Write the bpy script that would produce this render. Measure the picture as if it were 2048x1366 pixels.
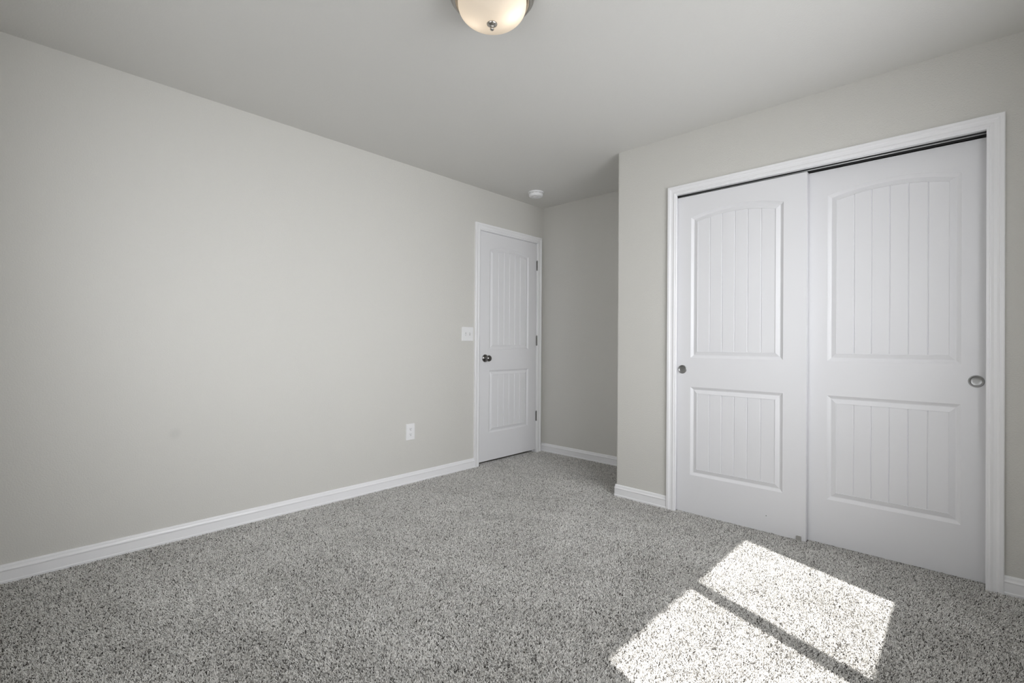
import bpy, math
import numpy as np
from mathutils import Matrix, Vector

for o in list(bpy.data.objects):
    bpy.data.objects.remove(o, do_unlink=True)
S = bpy.context.scene
C = S.collection

# ------------------------------------------------------------------ camera
F_PX, YAW, PITCH, ROLL = 962.556, 0.7549, 0.0042, 0.0069
CAM = Vector((3.1076, -3.7504, 1.0763))
Fv = Vector((-math.sin(YAW)*math.cos(PITCH), math.cos(YAW)*math.cos(PITCH), math.sin(PITCH)))
Rv = Fv.cross(Vector((0, 0, 1))).normalized(); Uv = Rv.cross(Fv)
R2 = Rv*math.cos(ROLL)+Uv*math.sin(ROLL); U2 = -Rv*math.sin(ROLL)+Uv*math.cos(ROLL)
cd = bpy.data.cameras.new('camera'); cam = bpy.data.objects.new('camera', cd); C.objects.link(cam)
cd.sensor_width = 36; cd.lens = F_PX*36/2048; cd.clip_start = .02
M = Matrix((R2, U2, -Fv)).transposed().to_4x4(); M.translation = CAM
cam.matrix_world = M
S.camera = cam

# ------------------------------------------------------------------ light
WX = 3.42            # inner face of the right (window) wall
YR = -4.05           # rear wall
H = 2.44
WIN = dict(y0=-2.84, y1=-1.36, z0=.786, z1=2.005)
W = bpy.data.worlds.new('sky'); S.world = W; W.use_nodes = True
bg = W.node_tree.nodes['Background']
bg.inputs[0].default_value = (.955, .972, 1.0, 1)
# hazy sky, brighter on the sun's side
wn = W.node_tree; tcw = wn.nodes.new('ShaderNodeTexCoord'); dt = wn.nodes.new('ShaderNodeVectorMath'); dt.operation = 'DOT_PRODUCT'
dt.inputs[1].default_value = (.955, -.26, .14); wn.links.new(tcw.outputs['Generated'], dt.inputs[0])
def wmath(op, a, b):
    n = wn.nodes.new('ShaderNodeMath'); n.operation = op
    for i, x in enumerate((a, b)):
        if isinstance(x, (int, float)): n.inputs[i].default_value = x
        else: wn.links.new(x, n.inputs[i])
    return n.outputs[0]
lobe = wmath('POWER', wmath('MAXIMUM', dt.outputs['Value'], 0.0), 3.5)
wn.links.new(wmath('ADD', wmath('MULTIPLY', lobe, 8.5), 2.3), bg.inputs[1])
sd = bpy.data.lights.new('sun', 'SUN'); so = bpy.data.objects.new('sun', sd); C.objects.link(so)
sd.energy = 9.0; sd.angle = math.radians(.6); sd.color = (1, .985, .96)
SUN = Vector((-.937, .350, -1.4))
so.rotation_euler = SUN.to_track_quat('-Z', 'Y').to_euler(); so.location = (6, -3, 5)
pd = bpy.data.lights.new('window_portal', 'AREA'); po = bpy.data.objects.new('window_portal', pd); C.objects.link(po)
pd.shape = 'RECTANGLE'; pd.size = 1.22; pd.size_y = 1.48
po.location = (3.565, -2.10, 1.395); po.rotation_euler = (0, math.radians(90), 0); pd.cycles.is_portal = True
pd2 = bpy.data.lights.new('window_portal', 'AREA'); po2 = bpy.data.objects.new('added_fill_window_portal', pd2); C.objects.link(po2)  # portal for the added rear window
pd2.shape = 'RECTANGLE'; pd2.size = 1.50; pd2.size_y = 1.22
FILL_WIN = dict(x0=1.4, x1=2.9, z0=.786, z1=2.005)  # rear window opening, added to brighten the room from behind the camera
po2.location = (2.15, YR-.125, 1.395); po2.rotation_euler = (math.radians(90), 0, 0); pd2.cycles.is_portal = True
S.view_settings.view_transform = 'Standard'; S.view_settings.look = 'None'
S.view_settings.gamma = 1; S.view_settings.use_curve_mapping = False
S.view_settings.exposure = 0.51
S.cycles.max_bounces = 14; S.cycles.diffuse_bounces = 10; S.cycles.glossy_bounces = 4
S.cycles.transparent_max_bounces = 12

# ------------------------------------------------------------------ materials
def mat(name, col, rough=.6, metal=0., bump=None, spec=.5, mottling=None):
    m = bpy.data.materials.new(name); m.use_nodes = True
    nt = m.node_tree; b = nt.nodes['Principled BSDF']
    b.inputs['Base Color'].default_value = (*col, 1); b.inputs['Roughness'].default_value = rough
    b.inputs['Metallic'].default_value = metal; b.inputs['Specular IOR Level'].default_value = spec
    tc = nt.nodes.new('ShaderNodeTexCoord')
    if bump:
        prev = None
        for sc, st, dist, det in bump:
            n = nt.nodes.new('ShaderNodeTexNoise'); n.inputs['Scale'].default_value = sc; n.inputs['Detail'].default_value = det
            nt.links.new(tc.outputs['Object'], n.inputs['Vector'])
            bp = nt.nodes.new('ShaderNodeBump'); bp.inputs['Strength'].default_value = st; bp.inputs['Distance'].default_value = dist
            nt.links.new(n.outputs['Fac'], bp.inputs['Height'])
            if prev: nt.links.new(prev.outputs['Normal'], bp.inputs['Normal'])
            prev = bp
        nt.links.new(prev.outputs['Normal'], b.inputs['Normal'])
    if mottling:
        n = nt.nodes.new('ShaderNodeTexNoise'); n.inputs['Scale'].default_value = mottling[0]; n.inputs['Detail'].default_value = 3
        nt.links.new(tc.outputs['Object'], n.inputs['Vector'])
        r = nt.nodes.new('ShaderNodeValToRGB')
        r.color_ramp.elements[0].position = .3; r.color_ramp.elements[1].position = .7
        r.color_ramp.elements[0].color = (*[c*(1-mottling[1]) for c in col], 1)
        r.color_ramp.elements[1].color = (*[min(1, c*(1+mottling[1])) for c in col], 1)
        nt.links.new(n.outputs['Fac'], r.inputs['Fac']); nt.links.new(r.outputs['Color'], b.inputs['Base Color'])
    return m

WALLC = (.630, .620, .588)
M_wall = mat('greige_wall_paint', WALLC, .55, bump=[(150, .40, .004, 2), (420, .12, .0015, 2)], spec=.3)
M_wall_l = mat('greige_wall_paint_smudged', WALLC, .55, bump=[(150, .40, .004, 2), (420, .12, .0015, 2)], spec=.3)
def smudge(m, centre, rad, k):
    nt = m.node_tree; b = nt.nodes['Principled BSDF']; tc = nt.nodes.new('ShaderNodeTexCoord')
    d = nt.nodes.new('ShaderNodeVectorMath'); d.operation = 'DISTANCE'; d.inputs[1].default_value = centre
    nt.links.new(tc.outputs['Object'], d.inputs[0])
    mr = nt.nodes.new('ShaderNodeMapRange'); mr.inputs['From Min'].default_value = rad*.35; mr.inputs['From Max'].default_value = rad
    mr.inputs['To Min'].default_value = k; mr.inputs['To Max'].default_value = 0
    nt.links.new(d.outputs['Value'], mr.inputs['Value'])
    mx = nt.nodes.new('ShaderNodeMixRGB'); mx.inputs[1].default_value = (*WALLC, 1); mx.inputs[2].default_value = (.52, .515, .49, 1)
    nt.links.new(mr.outputs[0], mx.inputs[0]); nt.links.new(mx.outputs[0], b.inputs['Base Color'])
smudge(M_wall_l, (0, -3.10, .575), .036, .35)
M_ceil = mat('ceiling_paint', (.705, .698, .675), .75, bump=[(130, .22, .004, 1)], spec=.2)
M_trim = mat('white_trim_paint', (.85, .85, .865), .28)
M_door = mat('white_door_paint', (.77, .77, .79), .40)
M_plast = mat('white_plastic', (.83, .83, .84), .3)
M_slot = mat('dark_slot', (.05, .05, .05), .6)
M_nickel = mat('satin_nickel', (.46, .44, .41), .28, 1., bump=[(300, .04, .0005, 2)])
M_pull = mat('brushed_nickel_pull', (.33, .33, .325), .34, 1.)
M_dknob = mat('dark_nickel', (.23, .225, .22), .18, 1.)
M_alu = mat('aluminium_track', (.80, .80, .81), .42, .25)
M_track_shade = mat('track_channel_painted_shade', (.10, .10, .10), .6, .5)  # shade inside the track gap, painted in as a dark channel colour
M_dark = mat('closet_dark_board', (.03, .03, .03), .8)
M_back = mat('carpet_backing', (.42, .40, .38), .95)
M_guide = mat('grey_nylon', (.36, .35, .33), .5)
M_slotlight = mat('light_grey_plastic', (.55, .55, .55), .5)
M_vinyl = mat('white_vinyl', (.8, .8, .8), .4)

def pane_mat():
    m = bpy.data.materials.new('window_glass'); m.use_nodes = True; nt = m.node_tree; nt.nodes.clear()
    o = nt.nodes.new('ShaderNodeOutputMaterial'); mx = nt.nodes.new('ShaderNodeMixShader')
    t = nt.nodes.new('ShaderNodeBsdfTransparent'); g = nt.nodes.new('ShaderNodeBsdfGlossy')
    t.inputs[0].default_value = (.97, .97, .97, 1); g.inputs['Roughness'].default_value = .02
    mx.inputs[0].default_value = .06
    nt.links.new(t.outputs[0], mx.inputs[1]); nt.links.new(g.outputs[0], mx.inputs[2]); nt.links.new(mx.outputs[0], o.inputs[0])
    return m
M_pane = pane_mat()

def frosted():
    m = bpy.data.materials.new('frosted_glass'); m.use_nodes = True; nt = m.node_tree; nt.nodes.clear()
    o = nt.nodes.new('ShaderNodeOutputMaterial')
    tr = nt.nodes.new('ShaderNodeBsdfTranslucent'); tr.inputs[0].default_value = (.95, .90, .83, 1)
    di = nt.nodes.new('ShaderNodeBsdfDiffuse'); di.inputs[0].default_value = (.85, .80, .72, 1)
    gl = nt.nodes.new('ShaderNodeBsdfGlossy'); gl.inputs['Roughness'].default_value = .18
    m1 = nt.nodes.new('ShaderNodeMixShader'); m1.inputs[0].default_value = .45
    m2 = nt.nodes.new('ShaderNodeMixShader'); m2.inputs[0].default_value = .05
    nt.links.new(tr.outputs[0], m1.inputs[1]); nt.links.new(di.outputs[0], m1.inputs[2])
    nt.links.new(m1.outputs[0], m2.inputs[1]); nt.links.new(gl.outputs[0], m2.inputs[2]); nt.links.new(m2.outputs[0], o.inputs[0])
    return m
M_frost = frosted()

def pile_mat():
    m = bpy.data.materials.new('carpet_yarn'); m.use_nodes = True; nt = m.node_tree
    b = nt.nodes['Principled BSDF']; b.inputs['Roughness'].default_value = .85; b.inputs['Specular IOR Level'].default_value = .15
    hi = nt.nodes.new('ShaderNodeHairInfo'); r = nt.nodes.new('ShaderNodeValToRGB'); cr = r.color_ramp
    cr.interpolation = 'CONSTANT'
    cols = [(0, (.07, .064, .058)), (.08, (.30, .288, .27)), (.19, (.62, .606, .582)), (.42, (.77, .757, .732)), (.76, (.88, .868, .845))]
    cr.elements[0].position = 0; cr.elements[0].color = (*cols[0][1], 1)
    cr.elements[1].position = cols[1][0]; cr.elements[1].color = (*cols[1][1], 1)
    for p, c in cols[2:]:
        e = cr.elements.new(p); e.color = (*c, 1)
    nt.links.new(hi.outputs['Random'], r.inputs['Fac']); nt.links.new(r.outputs['Color'], b.inputs['Base Color'])
    return m
M_pile = pile_mat()

# ------------------------------------------------------------------ mesh helpers
class MB:
    def __init__(s): s.v = []; s.f = []; s.sm = []
    def add(s, vs, fs, smooth=False):
        n = len(s.v); s.v += [tuple(v) for v in vs]; s.f += [tuple(i+n for i in f) for f in fs]; s.sm += [smooth]*len(fs); return s
    def box(s, x0, x1, y0, y1, z0, z1):
        v = [(x0,y0,z0),(x1,y0,z0),(x1,y1,z0),(x0,y1,z0),(x0,y0,z1),(x1,y0,z1),(x1,y1,z1),(x0,y1,z1)]
        return s.add(v, [(0,3,2,1),(4,5,6,7),(0,1,5,4),(1,2,6,5),(2,3,7,6),(3,0,4,7)])
    def lathe(s, prof, n=64, T=None, smooth=True):
        """prof: (radius, height) pairs around local z"""
        vs = []; fs = []
        for r, h in prof:
            for k in range(n):
                a = 2*math.pi*k/n; vs.append(Vector((r*math.cos(a), r*math.sin(a), h)))
        for i in range(len(prof)-1):
            for k in range(n):
                k2 = (k+1) % n
                fs.append((i*n+k, i*n+k2, (i+1)*n+k2, (i+1)*n+k))
        if T: vs = [T @ v for v in vs]
        return s.add(vs, fs, smooth)
    def prism(s, poly, z0, z1):
        n = len(poly); v = [(x, y, z0) for x, y in poly]+[(x, y, z1) for x, y in poly]
        f = [tuple(range(n))[::-1], tuple(range(n, 2*n))]+[(i, (i+1) % n, n+(i+1) % n, n+i) for i in range(n)]
        return s.add(v, f)
    def rings(s, rings, smooth=False, cap=True, closed=True):
        """bridge equal-length rings of points"""
        n = len(rings[0]); vs = [p for r in rings for p in r]; fs = []
        for i in range(len(rings)-1):
            for k in range(n if closed else n-1):
                k2 = (k+1) % n; fs.append((i*n+k, i*n+k2, (i+1)*n+k2, (i+1)*n+k))
        if cap: fs += [tuple(range(n))[::-1], tuple(range((len(rings)-1)*n, len(rings)*n))]
        return s.add(vs, fs, smooth)
    def build(s, name, m, parent=None, bevel=0, seg=2):
        me = bpy.data.meshes.new(name); me.from_pydata(s.v, [], s.f)
        me.polygons.foreach_set('use_smooth', s.sm)
        import bmesh
        bm = bmesh.new(); bm.from_mesh(me); bmesh.ops.recalc_face_normals(bm, faces=bm.faces); bm.to_mesh(me); bm.free()
        me.materials.append(m)
        o = bpy.data.objects.new(name, me); C.objects.link(o)
        if parent: o.parent = parent
        if bevel:
            b = o.modifiers.new('bevel', 'BEVEL'); b.width = bevel; b.segments = seg; b.limit_method = 'ANGLE'
        return o

def struct(o): o['kind'] = 'structure'; return o
def tag(o, label, cat, group=None):
    o['label'] = label; o['category'] = cat
    if group: o['group'] = group
    return o
def empty(name, loc):
    o = bpy.data.objects.new(name, None); C.objects.link(o); o.location = loc; o.empty_display_size = .05; return o
def reloc(o, parent):
    """keep world placement of mesh data authored in world space under a parent empty"""
    o.matrix_parent_inverse = Matrix.Translation(-parent.location); return o

# ------------------------------------------------------------------ room shell
FB = -.012           # carpet backing level; z = 0 is the top of the pile
YC = -.7343          # closet wall face
XC = 1.2966          # outer corner of the closet block
CO = dict(x0=1.705, x1=3.215, z1=2.078)      # closet rough opening
struct(MB().box(-.14, 3.58, YR-.12, .12, -.06, FB).build('floor', M_back))
struct(MB().box(-.14, 3.58, YR-.12, .12, H, H+.1).build('ceiling', M_ceil))
# left wall with the entry door opening
DY0, DY1, DZ1 = -.876, -.078, 2.088
w = MB()
w.box(-.12, 0, YR-.12, DY0, FB, H); w.box(-.12, 0, DY1, 0, FB, H); w.box(-.12, 0, DY0, DY1, DZ1, H)
struct(w.build('wall_left', M_wall_l))
struct(MB().box(-.12, 3.56, 0, .12, FB, H).build('wall_back', M_wall))
struct(MB().box(-.22, -.12, -1.0, 0, -.06, H).build('door_light_leak_panel', M_wall))      # added panel stopping the light leak behind the closed entry door
# closet wall: L shaped block with a rounded outer corner, header and right pier
w = MB(); r = .016
arc = [(XC+r-r*math.cos(a), YC+r-r*math.sin(a)) for a in [i*math.pi/16 for i in range(9)]]
w.prism([(XC, 0)]+arc+[(CO['x0'], YC), (CO['x0'], YC+.115), (XC+.115, YC+.115), (XC+.115, 0)], FB, H)
w.box(CO['x1'], WX, YC, YC+.115, FB, H)
w.box(CO['x0'], CO['x1'], YC, YC+.115, CO['z1'], H)
struct(w.build('wall_closet', M_wall))
# right wall with the window that lets the sun in
w = MB(); y0, y1, z0, z1 = WIN['y0'], WIN['y1'], WIN['z0'], WIN['z1']
w.box(WX, 3.56, YR-.12, y0, FB, H); w.box(WX, 3.56, y1, 0, FB, H)
w.box(WX, 3.56, y0, y1, FB, z0-.02); w.box(WX, 3.56, y0, y1, z1, H)
struct(w.build('wall_right', M_wall))
w = MB(); rx0, rx1, rz0, rz1 = FILL_WIN['x0'], FILL_WIN['x1'], FILL_WIN['z0'], FILL_WIN['z1']  # rear wall, cut for the added fill window
w.box(0, rx0, YR-.12, YR, FB, H); w.box(rx1, WX, YR-.12, YR, FB, H)
w.box(rx0, rx1, YR-.12, YR, FB, rz0-.02); w.box(rx0, rx1, YR-.12, YR, rz1, H)
struct(w.build('wall_rear', M_wall))
struct(MB().box(-.5, 4.0, YR-.60, YR-.12, H+.0, H+.1).build('added_sun_block_eave', M_trim))          # unseen eave, added to keep sun out of the rear window
fill_win = struct(empty('added_fill_window', ((rx0+rx1)/2, YR-.08, rz0)))  # unseen window, added as fill light for the dark lower left
fr = MB()
fr.box(rx0, rx0+.03, YR-.11, YR-.05, rz0, rz1); fr.box(rx1-.03, rx1, YR-.11, YR-.05, rz0, rz1)
fr.box(rx0+.03, rx1-.03, YR-.11, YR-.05, rz0, rz0+.03); fr.box(rx0+.03, rx1-.03, YR-.11, YR-.05, rz1-.03, rz1)
reloc(fr.build('window_frame', M_vinyl, fill_win), fill_win)
reloc(MB().box(2.116, 2.184, YR-.10, YR-.06, rz0+.03, rz1-.03).build('meeting_stile', M_vinyl, fill_win), fill_win)
for a, b in ((rx0+.03, 2.116), (2.184, rx1-.03)):
    reloc(MB().box(a, b, YR-.082, YR-.078, rz0+.03, rz1-.03).build('pane', M_pane, fill_win), fill_win)
reloc(MB().box(rx0, rx1, YR-.05, YR, rz0-.02, rz0).build('window_sill', M_trim, fill_win), fill_win)

# window in the right wall (horizontal slider)
win = struct(empty('window_1', (3.51, (y0+y1)/2, z0)))
fr = MB(); fz0, fz1, fy0, fy1 = z0+.03, 1.975, -2.812, -1.387
fr.box(3.47, 3.55, y0, fy0, z0, z1); fr.box(3.47, 3.55, fy1, y1, z0, z1)
fr.box(3.47, 3.55, fy0, fy1, z0, fz0); fr.box(3.47, 3.55, fy0, fy1, fz1, z1)
reloc(fr.build('window_frame', M_vinyl, win), win)
reloc(MB().box(3.48, 3.53, -2.087-.034, -2.087+.034, fz0, fz1).build('meeting_stile', M_vinyl, win), win)
for a, b in ((fy0, -2.121), (-2.053, fy1)):
    reloc(MB().box(3.503, 3.507, a, b, fz0, fz1).build('pane', M_pane, win), win)
reloc(MB().box(3.42, 3.47, y0, y1, z0-.02, z0).build('window_sill', M_trim, win), win)

# ------------------------------------------------------------------ baseboards
BP = [(0, FB), (.0145, FB), (.0145, .008), (.0120, .0115), (.0118, .050), (.0135, .0535), (.0135, .057), (.0105, .0605),
      (.0085, .066), (.0075, .073), (.0045, .0785), (0, .0800)]
def sweep(path, prof):
    """path in xy with the room on its left; profile (out from wall, z)"""
    P = [Vector(p) for p in path]; rings = []
    for i, p in enumerate(P):
        nrm = []
        if i > 0: d = (P[i]-P[i-1]).normalized(); nrm.append(Vector((-d.y, d.x)))
        if i < len(P)-1: d = (P[i+1]-P[i]).normalized(); nrm.append(Vector((-d.y, d.x)))
        if len(nrm) == 2:
            m = (nrm[0]+nrm[1]).normalized(); m /= m.dot(nrm[0])
        else: m = nrm[0]
        rings.append([(p.x+m.x*o, p.y+m.y*o, z) for o, z in prof])
    return MB().rings(rings)
KW = .0585           # casing width
DCI0, DCI1, DCT = -.868, -.0905, 2.0755      # entry casing inner edges
CCI0, CCI1, CCT = 1.7400, 3.1766, 2.0475     # closet casing inner edges
struct(sweep([(0, DCI0-KW), (0, YR)], BP).build('baseboard_left', M_trim))
struct(sweep([(XC, 0), (0, 0)], BP).build('baseboard_back', M_trim))
struct(sweep([(CCI0-KW, YC), (XC+.004, YC), (XC, YC+.004), (XC, -.0145)], BP).build('baseboard_closet', M_trim))
struct(sweep([(WX, YC), (CCI1+KW, YC)], BP).build('baseboard_corner', M_trim))
struct(sweep([(WX, YR), (WX, YC-.0145)], BP).build('baseboard_right', M_trim))
struct(sweep([(.0145, YR), (WX-.0145, YR)], BP).build('baseboard_rear', M_trim))

# ------------------------------------------------------------------ casings
CP = [(0, 0), (0, .0070), (.0020, .0088), (.0095, .0092), (.0115, .0120), (.0150, .0128), (.0240, .0105), (.0340, .0112),
      (.0400, .0140), (.0430, .0172), (.0550, .0178), (KW, .0160), (KW, 0)]
def casing(a, b, top, fn):
    rings = []
    for (u, z, s, t) in ((a, FB, -1, 0), (a, top, -1, 1), (b, top, 1, 1), (b, FB, 1, 0)):
        rings.append([fn(u+s*o, z+t*o, d) for o, d in CP])
    return MB().rings(rings)
fl = lambda u, z, d: (d, u, z)                   # on the left wall (x = 0), facing +x
fc = lambda u, z, d: (u, YC-d, z)                # on the closet wall, facing -y
t1 = struct(casing(DCI0, DCI1, DCT, fl).build('trim_1', M_trim))
j = MB()                                         # entry jamb with door stop
j.box(-.12, 0, DY0, -.8625, FB, DZ1); j.box(-.12, 0, -.0935, DY1, FB, DZ1); j.box(-.12, 0, -.8625, -.0935, 2.0722, DZ1)
j.box(-.055, -.038, -.8625, -.850, FB, 2.0722); j.box(-.055, -.038, -.106, -.0935, FB, 2.0722); j.box(-.055, -.038, -.85, -.106, 2.060, 2.0722)
j.build('jamb', M_trim, t1)
t2 = struct(casing(CCI0, CCI1, CCT, fc).build('trim_2', M_trim))
j = MB()
j.box(CO['x0'], CCI0-.002, YC, YC+.010, FB, CO['z1']); j.box(CCI1+.002, CO['x1'], YC, YC+.010, FB, CO['z1'])
j.box(CCI0-.002, CCI1+.002, YC, YC+.010, CCT+.002, CO['z1'])
j.build('jamb', M_trim, t2)

# ------------------------------------------------------------------ moulded doors
PROF = [(0, 0), (.0015, .0014), (.0045, .0030), (.0110, .0075), (.0160, .0100), (.0185, .0102), (.030, .0062), (.0400, .0028), (.0412, .0028), (.0418, .0062), (.0440, .0056)]
def door_pieces(Wd, z0, z1, thick):
    """local u (0..Wd), z, depth (0 = face, + = into slab). returns (slab MB list, panels)"""
    px0, px1 = .1155, Wd-.1155
    zb = z0
    L = (zb+.245, zb+.808); U = (zb+.995, zb+1.894); rise = .040
    pw = px1-px0; R = (pw*pw/4+rise*rise)/(2*rise); xc = (px0+px1)/2; zc = U[1]+rise-R
    e = PROF[-1][0]; fx0, fx1 = px0+e, px1-e
    g = [fx0+(fx1-fx0)*k/6 for k in range(1, 6)]; gw = .0030
    xs = [fx0]
    for k in range(6):
        a = (fx0 if k == 0 else g[k-1]+gw); b = (fx1 if k == 5 else g[k]-gw)
        if k: xs.append(a)
        xs += [a+(b-a)*t/4 for t in (1, 2, 3)]
        xs.append(b)
        if k < 5: xs.append(g[k])
    gset = set(round(x, 6) for x in g)
    gd = [.0036 if round(x, 6) in gset else 0 for x in xs]
    ts = [(x-fx0)/(fx1-fx0) for x in xs]
    def top(kind, x, off):
        if kind == 'L': return L[1]-off
        return zc+math.sqrt(max(0, (R-off)**2-(x-xc)**2))
    def loop(kind, off):
        a, b = px0+off, px1-off; zb_ = (L if kind == 'L' else U)[0]+off
        xx = [a+(b-a)*t for t in ts]
        return [(x, zb_) for x in xx], [(x, top(kind, x, off)) for x in xx]
    panels = []
    for kind in ('U', 'L'):
        vs = []; rings = []
        for off, d in PROF:
            bo, to = loop(kind, off)
            last = off == PROF[-1][0]
            ring = [(x, z, d+(gd[i] if last else 0)) for i, (x, z) in enumerate(bo)] + \
                   [(x, z, d+(gd[i] if last else 0)) for i, (x, z) in reversed(list(enumerate(to)))]
            rings.append(ring)
        n = len(xs); mb = MB(); mb.rings(rings, smooth=False, cap=False)
        base = (len(PROF)-1)*2*n
        for i in range(n-1):
            mb.f.append((base+i, base+i+1, base+2*n-2-i, base+2*n-1-i)); mb.sm.append(False)
        panels.append(mb)
    s = MB()
    q = lambda x0_, x1_, a, b: s.add([(x0_, a, 0), (x1_, a, 0), (x1_, b, 0), (x0_, b, 0)], [(0, 1, 2, 3)])
    q(0, px0, z0, z1); q(px1, Wd, z0, z1)
    xx = [px0+pw*t for t in ts]
    for i in range(len(xx)-1):
        a, b = xx[i], xx[i+1]
        q(a, b, z0, L[0]); q(a, b, L[1], U[0])
        s.add([(a, top('U', a, 0), 0), (b, top('U', b, 0), 0), (b, z1, 0), (a, z1, 0)], [(0, 1, 2, 3)])
    t = thick
    s.add([(0,z0,0),(Wd,z0,0),(Wd,z1,0),(0,z1,0),(0,z0,t),(Wd,z0,t),(Wd,z1,t),(0,z1,t)],
          [(4,5,6,7),(0,1,5,4),(1,2,6,5),(2,3,7,6),(3,0,4,7)])
    return s, panels
def make_door(name, Wd, z0, z1, thick, T):
    s, ps = door_pieces(Wd, z0, z1, thick)
    s.v = [T(*v) for v in s.v]
    root = struct(s.build(name, M_door))
    import bmesh
    for p, nm in zip(ps, ('upper_panel', 'lower_panel')):
        p.v = [T(*v) for v in p.v]
        o = p.build(nm, M_door, root)
    return root
DW = .763
# door_1: entry door, slab face flush with the wall
d1 = make_door('door_1', .762, .027, 2.069, .035, lambda u, z, d: (-.001-d, -.8590+u, z))
# door_2 / door_3: bypass closet doors, left one in front
d2 = make_door('door_2', DW, -.002, 2.034, .033, lambda u, z, d: (1.7105+u, -.7143+d, z))
d3 = make_door('door_3', DW, -.002, 2.034, .033, lambda u, z, d: (2.4475+u, -.6693+d, z))

# knob on the entry door
def tube(prof, T, name, m, parent, n=48): return MB().lathe(prof, n, T).build(name, m, parent)
Tx = lambda x, y, z: Matrix.Translation((x, y, z)) @ Matrix.Rotation(math.pi/2, 4, 'Y')     # local z -> +x
kn = tube([(0, 0), (.034, 0), (.034, .004), (.031, .008), (.018, .010), (.0125, .013), (.0115, .026), (.014, .031), (.022, .036), (.0275, .044),
           (.0285, .052), (.026, .060), (.019, .066), (.009, .0685), (0, .069)], Tx(-.001, -.7960, .9435), 'door_knob', M_dknob, d1)
# hinges
for z in (1.851, 1.105, .358):
    h = MB(); yk = -.0945
    for k in range(5):
        a = z-.0475+k*.019
        h.lathe([(0, a+.0004), (.0058, a+.0004), (.0062, a+.0012), (.0062, a+.0178), (.0058, a+.0186), (0, a+.0186)], 20, Matrix.Translation((.0055, yk, 0)))
    h.lathe([(0, z+.0475), (.0045, z+.0478), (.0050, z+.0500), (.0030, z+.0530), (0, z+.0535)], 16, Matrix.Translation((.0055, yk, 0)))
    h.box(-.0012, .0008, yk-.0050, yk+.0045, z-.0465, z+.0465)
    h.build('hinge', M_dknob, d1)
# flush pulls on the closet doors
Ty = lambda x, y, z: Matrix.Translation((x, y, z)) @ Matrix.Rotation(math.pi/2, 4, 'X')     # local z -> -y
PULL = [(0, .0004), (.010, .0005), (.0185, .0010), (.0218, .0022), (.0226, .0040), (.0240, .0048), (.0262, .0046), (.0274, .0030), (.0278, 0)]
for x, yy, d in ((1.7724, -.7143, d2), (3.1469, -.6693, d3)):
    tube(PULL, Ty(x, yy, .9170), 'flush_pull', M_pull, d)
# small screw hole mark near the foot of the left closet door
tube([(0, .0004), (.0022, .0004), (.0026, 0)], Ty(2.2745, -.7143, .0925), 'screw', M_slot, d2, 16)

# closet track and floor guide
tr = MB(); xa, xb = CO['x0']+.002, CO['x1']-.002
tr.box(xa, xb, -.7225, -.6300, 2.0700, 2.0745)
rl = MB()
for yl in (-.7205, -.6800, -.6340):
    tr.box(xa, xb, yl-.0006, yl+.0006, 2.0500, 2.0700)
    if yl == -.6340: continue
    ring = [(yl+.0026*math.cos(a), 2.0490+.0026*math.sin(a)) for a in [k*math.pi/4 for k in range(8)]]
    rl.rings([[(xa, p, q) for p, q in ring], [(xb, p, q) for p, q in ring]], smooth=True)
track = tr.build('closet_door_track', M_track_shade)
rl.build('rail_lip', M_alu, track)['label'] = 'brighter rolled metal lips of the track'
tag(track, 'grey metal sliding track along the top of the closet opening, above both white doors', 'door track')
gd_ = MB()
gd_.rings([[(x, y, z) for x, z in ((2.4275, FB), (2.4535, FB), (2.4530, .0205), (2.4505, .0235), (2.4305, .0235), (2.4280, .0205))] for y in (-.7215, -.7155)])
gd_.box(2.4275, 2.4535, -.7215, -.640, FB, -.0045)
tag(gd_.build('closet_floor_guide', M_guide, bevel=.0008), 'small grey plastic floor guide clipping the foot of the left closet door', 'door guide')

# ------------------------------------------------------------------ switch plate and outlet on the left wall
def plate(w_, h_, t_, y, z):
    def rr(x, inset, rad):
        pts = []
        a, b = w_/2-inset, h_/2-inset
        for cx_, cz_, a0 in ((a-rad, b-rad, 0), (-a+rad, b-rad, 90), (-a+rad, -b+rad, 180), (a-rad, -b+rad, 270)):
            for k in range(5):
                t = math.radians(a0+k*22.5); pts.append((x, cx_+rad*math.cos(t), cz_+rad*math.sin(t)))
        return pts
    mb = MB(); mb.rings([rr(0, 0, .004), rr(t_*.55, 0, .004), rr(t_*.9, .0014, .004), rr(t_, .0035, .004)]); return mb
sw = empty('light_switch', (0, -1.0075, 1.1555))
tag(sw, 'white double toggle light switch plate on the grey wall left of the entry door', 'light switch')
plate(.128, .120, .0065, 0, 0).build('wall_plate', M_plast, sw)
for yy, up in ((-.023, -1), (.023, 1)):
    b = MB(); b.box(.006, .0072, yy-.0055, yy+.0055, -.0125, .0125); b.build('toggle_slot', M_slotlight, sw)
    g = MB(); s_ = up
    g.rings([[(.006, yy-.0045, -.004+s_*.003), (.006, yy+.0045, -.004+s_*.003), (.006, yy+.0045, .004+s_*.003), (.006, yy-.0045, .004+s_*.003)],
             [(.018, yy-.0035, -.003+s_*.009), (.018, yy+.0035, -.003+s_*.009), (.018, yy+.0035, .002+s_*.009), (.018, yy-.0035, .002+s_*.009)]])
    g.build('toggle', M_plast, sw, bevel=.0006)
    for zz in (-.030, .030):
        MB().lathe([(0, .0012), (.0022, .0010), (.0030, 0)], 16, Tx(.0064, yy, zz)).build('screw', M_plast, sw)
ol = empty('power_outlet', (0, -1.5835, .3915))
tag(ol, 'white duplex power outlet low on the long grey wall above the baseboard', 'power outlet')
plate(.0775, .1235, .006, 0, 0).build('wall_plate', M_plast, ol)
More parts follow.
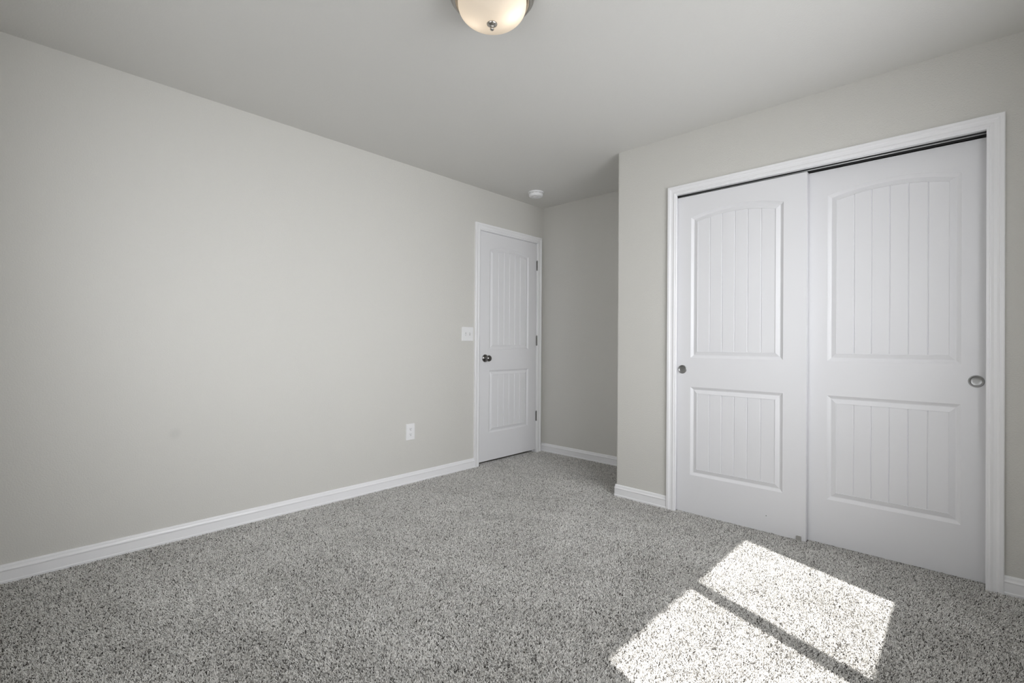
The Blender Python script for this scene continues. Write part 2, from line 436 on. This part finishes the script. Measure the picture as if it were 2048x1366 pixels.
for zz in (-.0205, .0205):
    rc = MB()
    pts = [(.0165*math.cos(math.radians(a)), max(-.0135, min(.0135, .0175*math.sin(math.radians(a))))) for a in range(0, 360, 12)]
    rc.rings([[(.0055, p, zz+q) for p, q in pts], [(.0080, p*.97, zz+q*.97) for p, q in pts]])
    ro = rc.build('receptacle', M_plast, ol)
    sl = MB(); sl.box(.0079, .0084, -.0072, -.0050, zz-.001, zz+.0075); sl.box(.0079, .0084, .0050, .0072, zz+.0005, zz+.0070)
    sl.lathe([(0, .0004), (.0026, .0004), (.0026, 0)], 14, Tx(.0080, 0, zz-.0070))
    sl.build('slot', M_slot, ro)
MB().lathe([(0, .0012), (.0022, .0010), (.0030, 0)], 16, Tx(.006, 0, 0)).build('screw', M_plast, ol)

# ------------------------------------------------------------------ smoke detector
sm = empty('smoke_detector', (.2930, -.4570, H))
tag(sm, 'round white smoke detector on the ceiling near the entry door corner', 'smoke detector')
FZ = Matrix.Rotation(math.pi, 4, 'X')            # local z -> down
MB().lathe([(0, 0), (.069, 0), (.070, .003), (.070, .009), (.067, .011), (.058, .011), (0, .011)], 64, FZ).build('base_plate', M_plast, sm)
hd = MB().lathe([(.0595, .010), (.0595, .014), (.0645, .0145), (.0650, .020), (.0635, .034), (.0600, .040), (.050, .0425), (.030, .0435), (.029, .0425),
            (.026, .0425), (.025, .0440), (0, .0445)], 64, FZ).build('detector_cover', M_plast, sm)
vt = MB()
for k in range(12):
    a0 = k*math.pi/6+.05
    pts = [a0+i*.35/4 for i in range(5)]
    vt.rings([[(.0652*math.cos(a), .0652*math.sin(a), -zz) for a in pts] for zz in (.0165, .0190)], cap=False, closed=False)
vt.build('vent_slot', M_guide, hd)
MB().lathe([(0, .0462), (.008, .0460), (.009, .0430)], 24, Matrix.Translation((.034, -.012, .0005)) @ FZ).build('test_button', M_plast, sm)

# ------------------------------------------------------------------ flush ceiling light
cl = empty('ceiling_light', (1.7700, -2.4540, H))
tag(cl, 'flush ceiling light with glowing frosted glass bowl and nickel ring', 'ceiling light')
MB().lathe([(0, 0), (.150, 0), (.160, .004), (.166, .010), (.167, .014), (.165, .018), (.164, .0185), (.163, .021), (.164, .024), (.161, .028), (.157, .029),
            (.156, .032), (.156, .035), (.152, .040), (.147, .045), (.143, .047), (.1395, .045), (.1395, .030), (0, .028)], 96, FZ).build('pan', M_nickel, cl)
A, HH, ZD = .1325, .0775, .048; PE = 2/2.3
dome = [(A*math.sin(t)**PE, ZD+HH*max(0, math.cos(t))**PE) for t in [math.pi/2*k/24 for k in range(25)]]
dome = [(.001, dome[0][1])]+dome[1:]+[(A, ZD-.012)]
inner = [(max(.001, r-.004), h-.004) for r, h in reversed(dome)]
gb = MB().lathe(dome, 96, FZ).build('glass_bowl', M_frost, cl)
MB().lathe([(0, .1230), (.017, .1235), (.0205, .1250), (.0200, .1280), (.0150, .1320), (.0095, .1348), (.0070, .1360), (.0085, .1372), (.0065, .1386), (.0055, .1396),
            (.0065, .1420), (.0078, .1452), (.0070, .1482), (.0040, .1505), (0, .1512)], 40, FZ).build('finial', M_nickel, cl)
for dx, dy, e in ((.060, .035, .135), (-.055, -.030, .075)):
    ld = bpy.data.lights.new('bulb_light', 'POINT'); lo = bpy.data.objects.new('bulb_light', ld); C.objects.link(lo); lo.parent = cl
    lo.location = (dx, dy, -.070); ld.energy = e; ld.color = (1, .86, .70); ld.shadow_soft_size = .02

# ------------------------------------------------------------------ carpet pile
rng = np.random.default_rng(7)
def smooth_noise(x, y, seed, n=7, k0=.8, k1=5.):
    r_ = np.random.default_rng(seed); v = np.zeros_like(x)
    for i in range(n):
        k = k0*(k1/k0)**(i/(n-1)); a = r_.uniform(0, 2*np.pi); ph = r_.uniform(0, 2*np.pi)
        v += np.sin(2*np.pi*k*(x*np.cos(a)+y*np.sin(a))+ph)/np.sqrt(n)
    return v
sp = .0034
gx, gy = np.meshgrid(np.arange(-.06, WX, sp), np.arange(YR, 0, sp))
gx = gx.ravel()+rng.uniform(-.5, .5, gx.size)*sp; gy = gy.ravel()+rng.uniform(-.5, .5, gy.size)*sp
in_room = (gx > .016) & (gx < WX-.016) & (gy > YR+.016) & (gy < -.016)
blk = (gx > XC-.016) & (gy > YC-.016)
keep = in_room & ~blk
keep |= (gx > -.050) & (gx <= .016) & (gy > -.858) & (gy < -.098)                  # under the entry door
keep |= (gx > CCI0+.002) & (gx < CCI1-.002) & (gy > YC-.017) & (gy < -.7175) & ~((gx > 2.425) & (gx < 2.456) & (gy > -.724))
keep |= (gx > 2.478) & (gx < CCI1-.002) & (gy > -.724) & (gy < -.6725)
gx, gy = gx[keep], gy[keep]; N = gx.size
lx = .0011*smooth_noise(gx, gy, 1)+.0016; ly = .0011*smooth_noise(gx, gy, 2)-.0010
ang = rng.uniform(0, 2*np.pi, N); rad = .0062*np.sqrt(rng.uniform(0, 1, N))
tx = lx+rad*np.cos(ang); ty = ly+rad*np.sin(ang)
edge = (gx < .03) | (gy > -.03) | ((gx > XC-.03) & (gy > YC-.03)) | (gx > WX-.03)
tx = np.where(edge, tx*.4, tx); ty = np.where(edge, ty*.4, ty)
h = .0122+rng.normal(0, .0014, N)
pos = np.zeros((N, 3, 3), np.float32)
pos[:, 0] = np.stack([gx, gy, np.full(N, FB-.001)], 1)
pos[:, 1] = np.stack([gx+tx*.35, gy+ty*.35, FB+h*.6], 1)
pos[:, 2] = np.stack([gx+tx, gy+ty, FB+h], 1)
rr_ = np.zeros((N, 3), np.float32); b0 = rng.uniform(.00105, .00150, N)
rr_[:, 0] = b0*.8; rr_[:, 1] = b0; rr_[:, 2] = b0*.62
hc = bpy.data.hair_curves.new('carpet_pile'); hc.add_curves([3]*N)
hc.position_data.foreach_set('vector', pos.ravel())
ra = hc.attributes.get('radius') or hc.attributes.new('radius', 'FLOAT', 'POINT')
ra.data.foreach_set('value', rr_.ravel())
hc.materials.append(M_pile)
cp = bpy.data.objects.new('carpet_pile', hc); C.objects.link(cp); cp['kind'] = 'stuff'
tag(cp, 'speckled grey cut pile carpet covering the bedroom floor', 'carpet')
S.cycles_curves.shape = 'THICK'
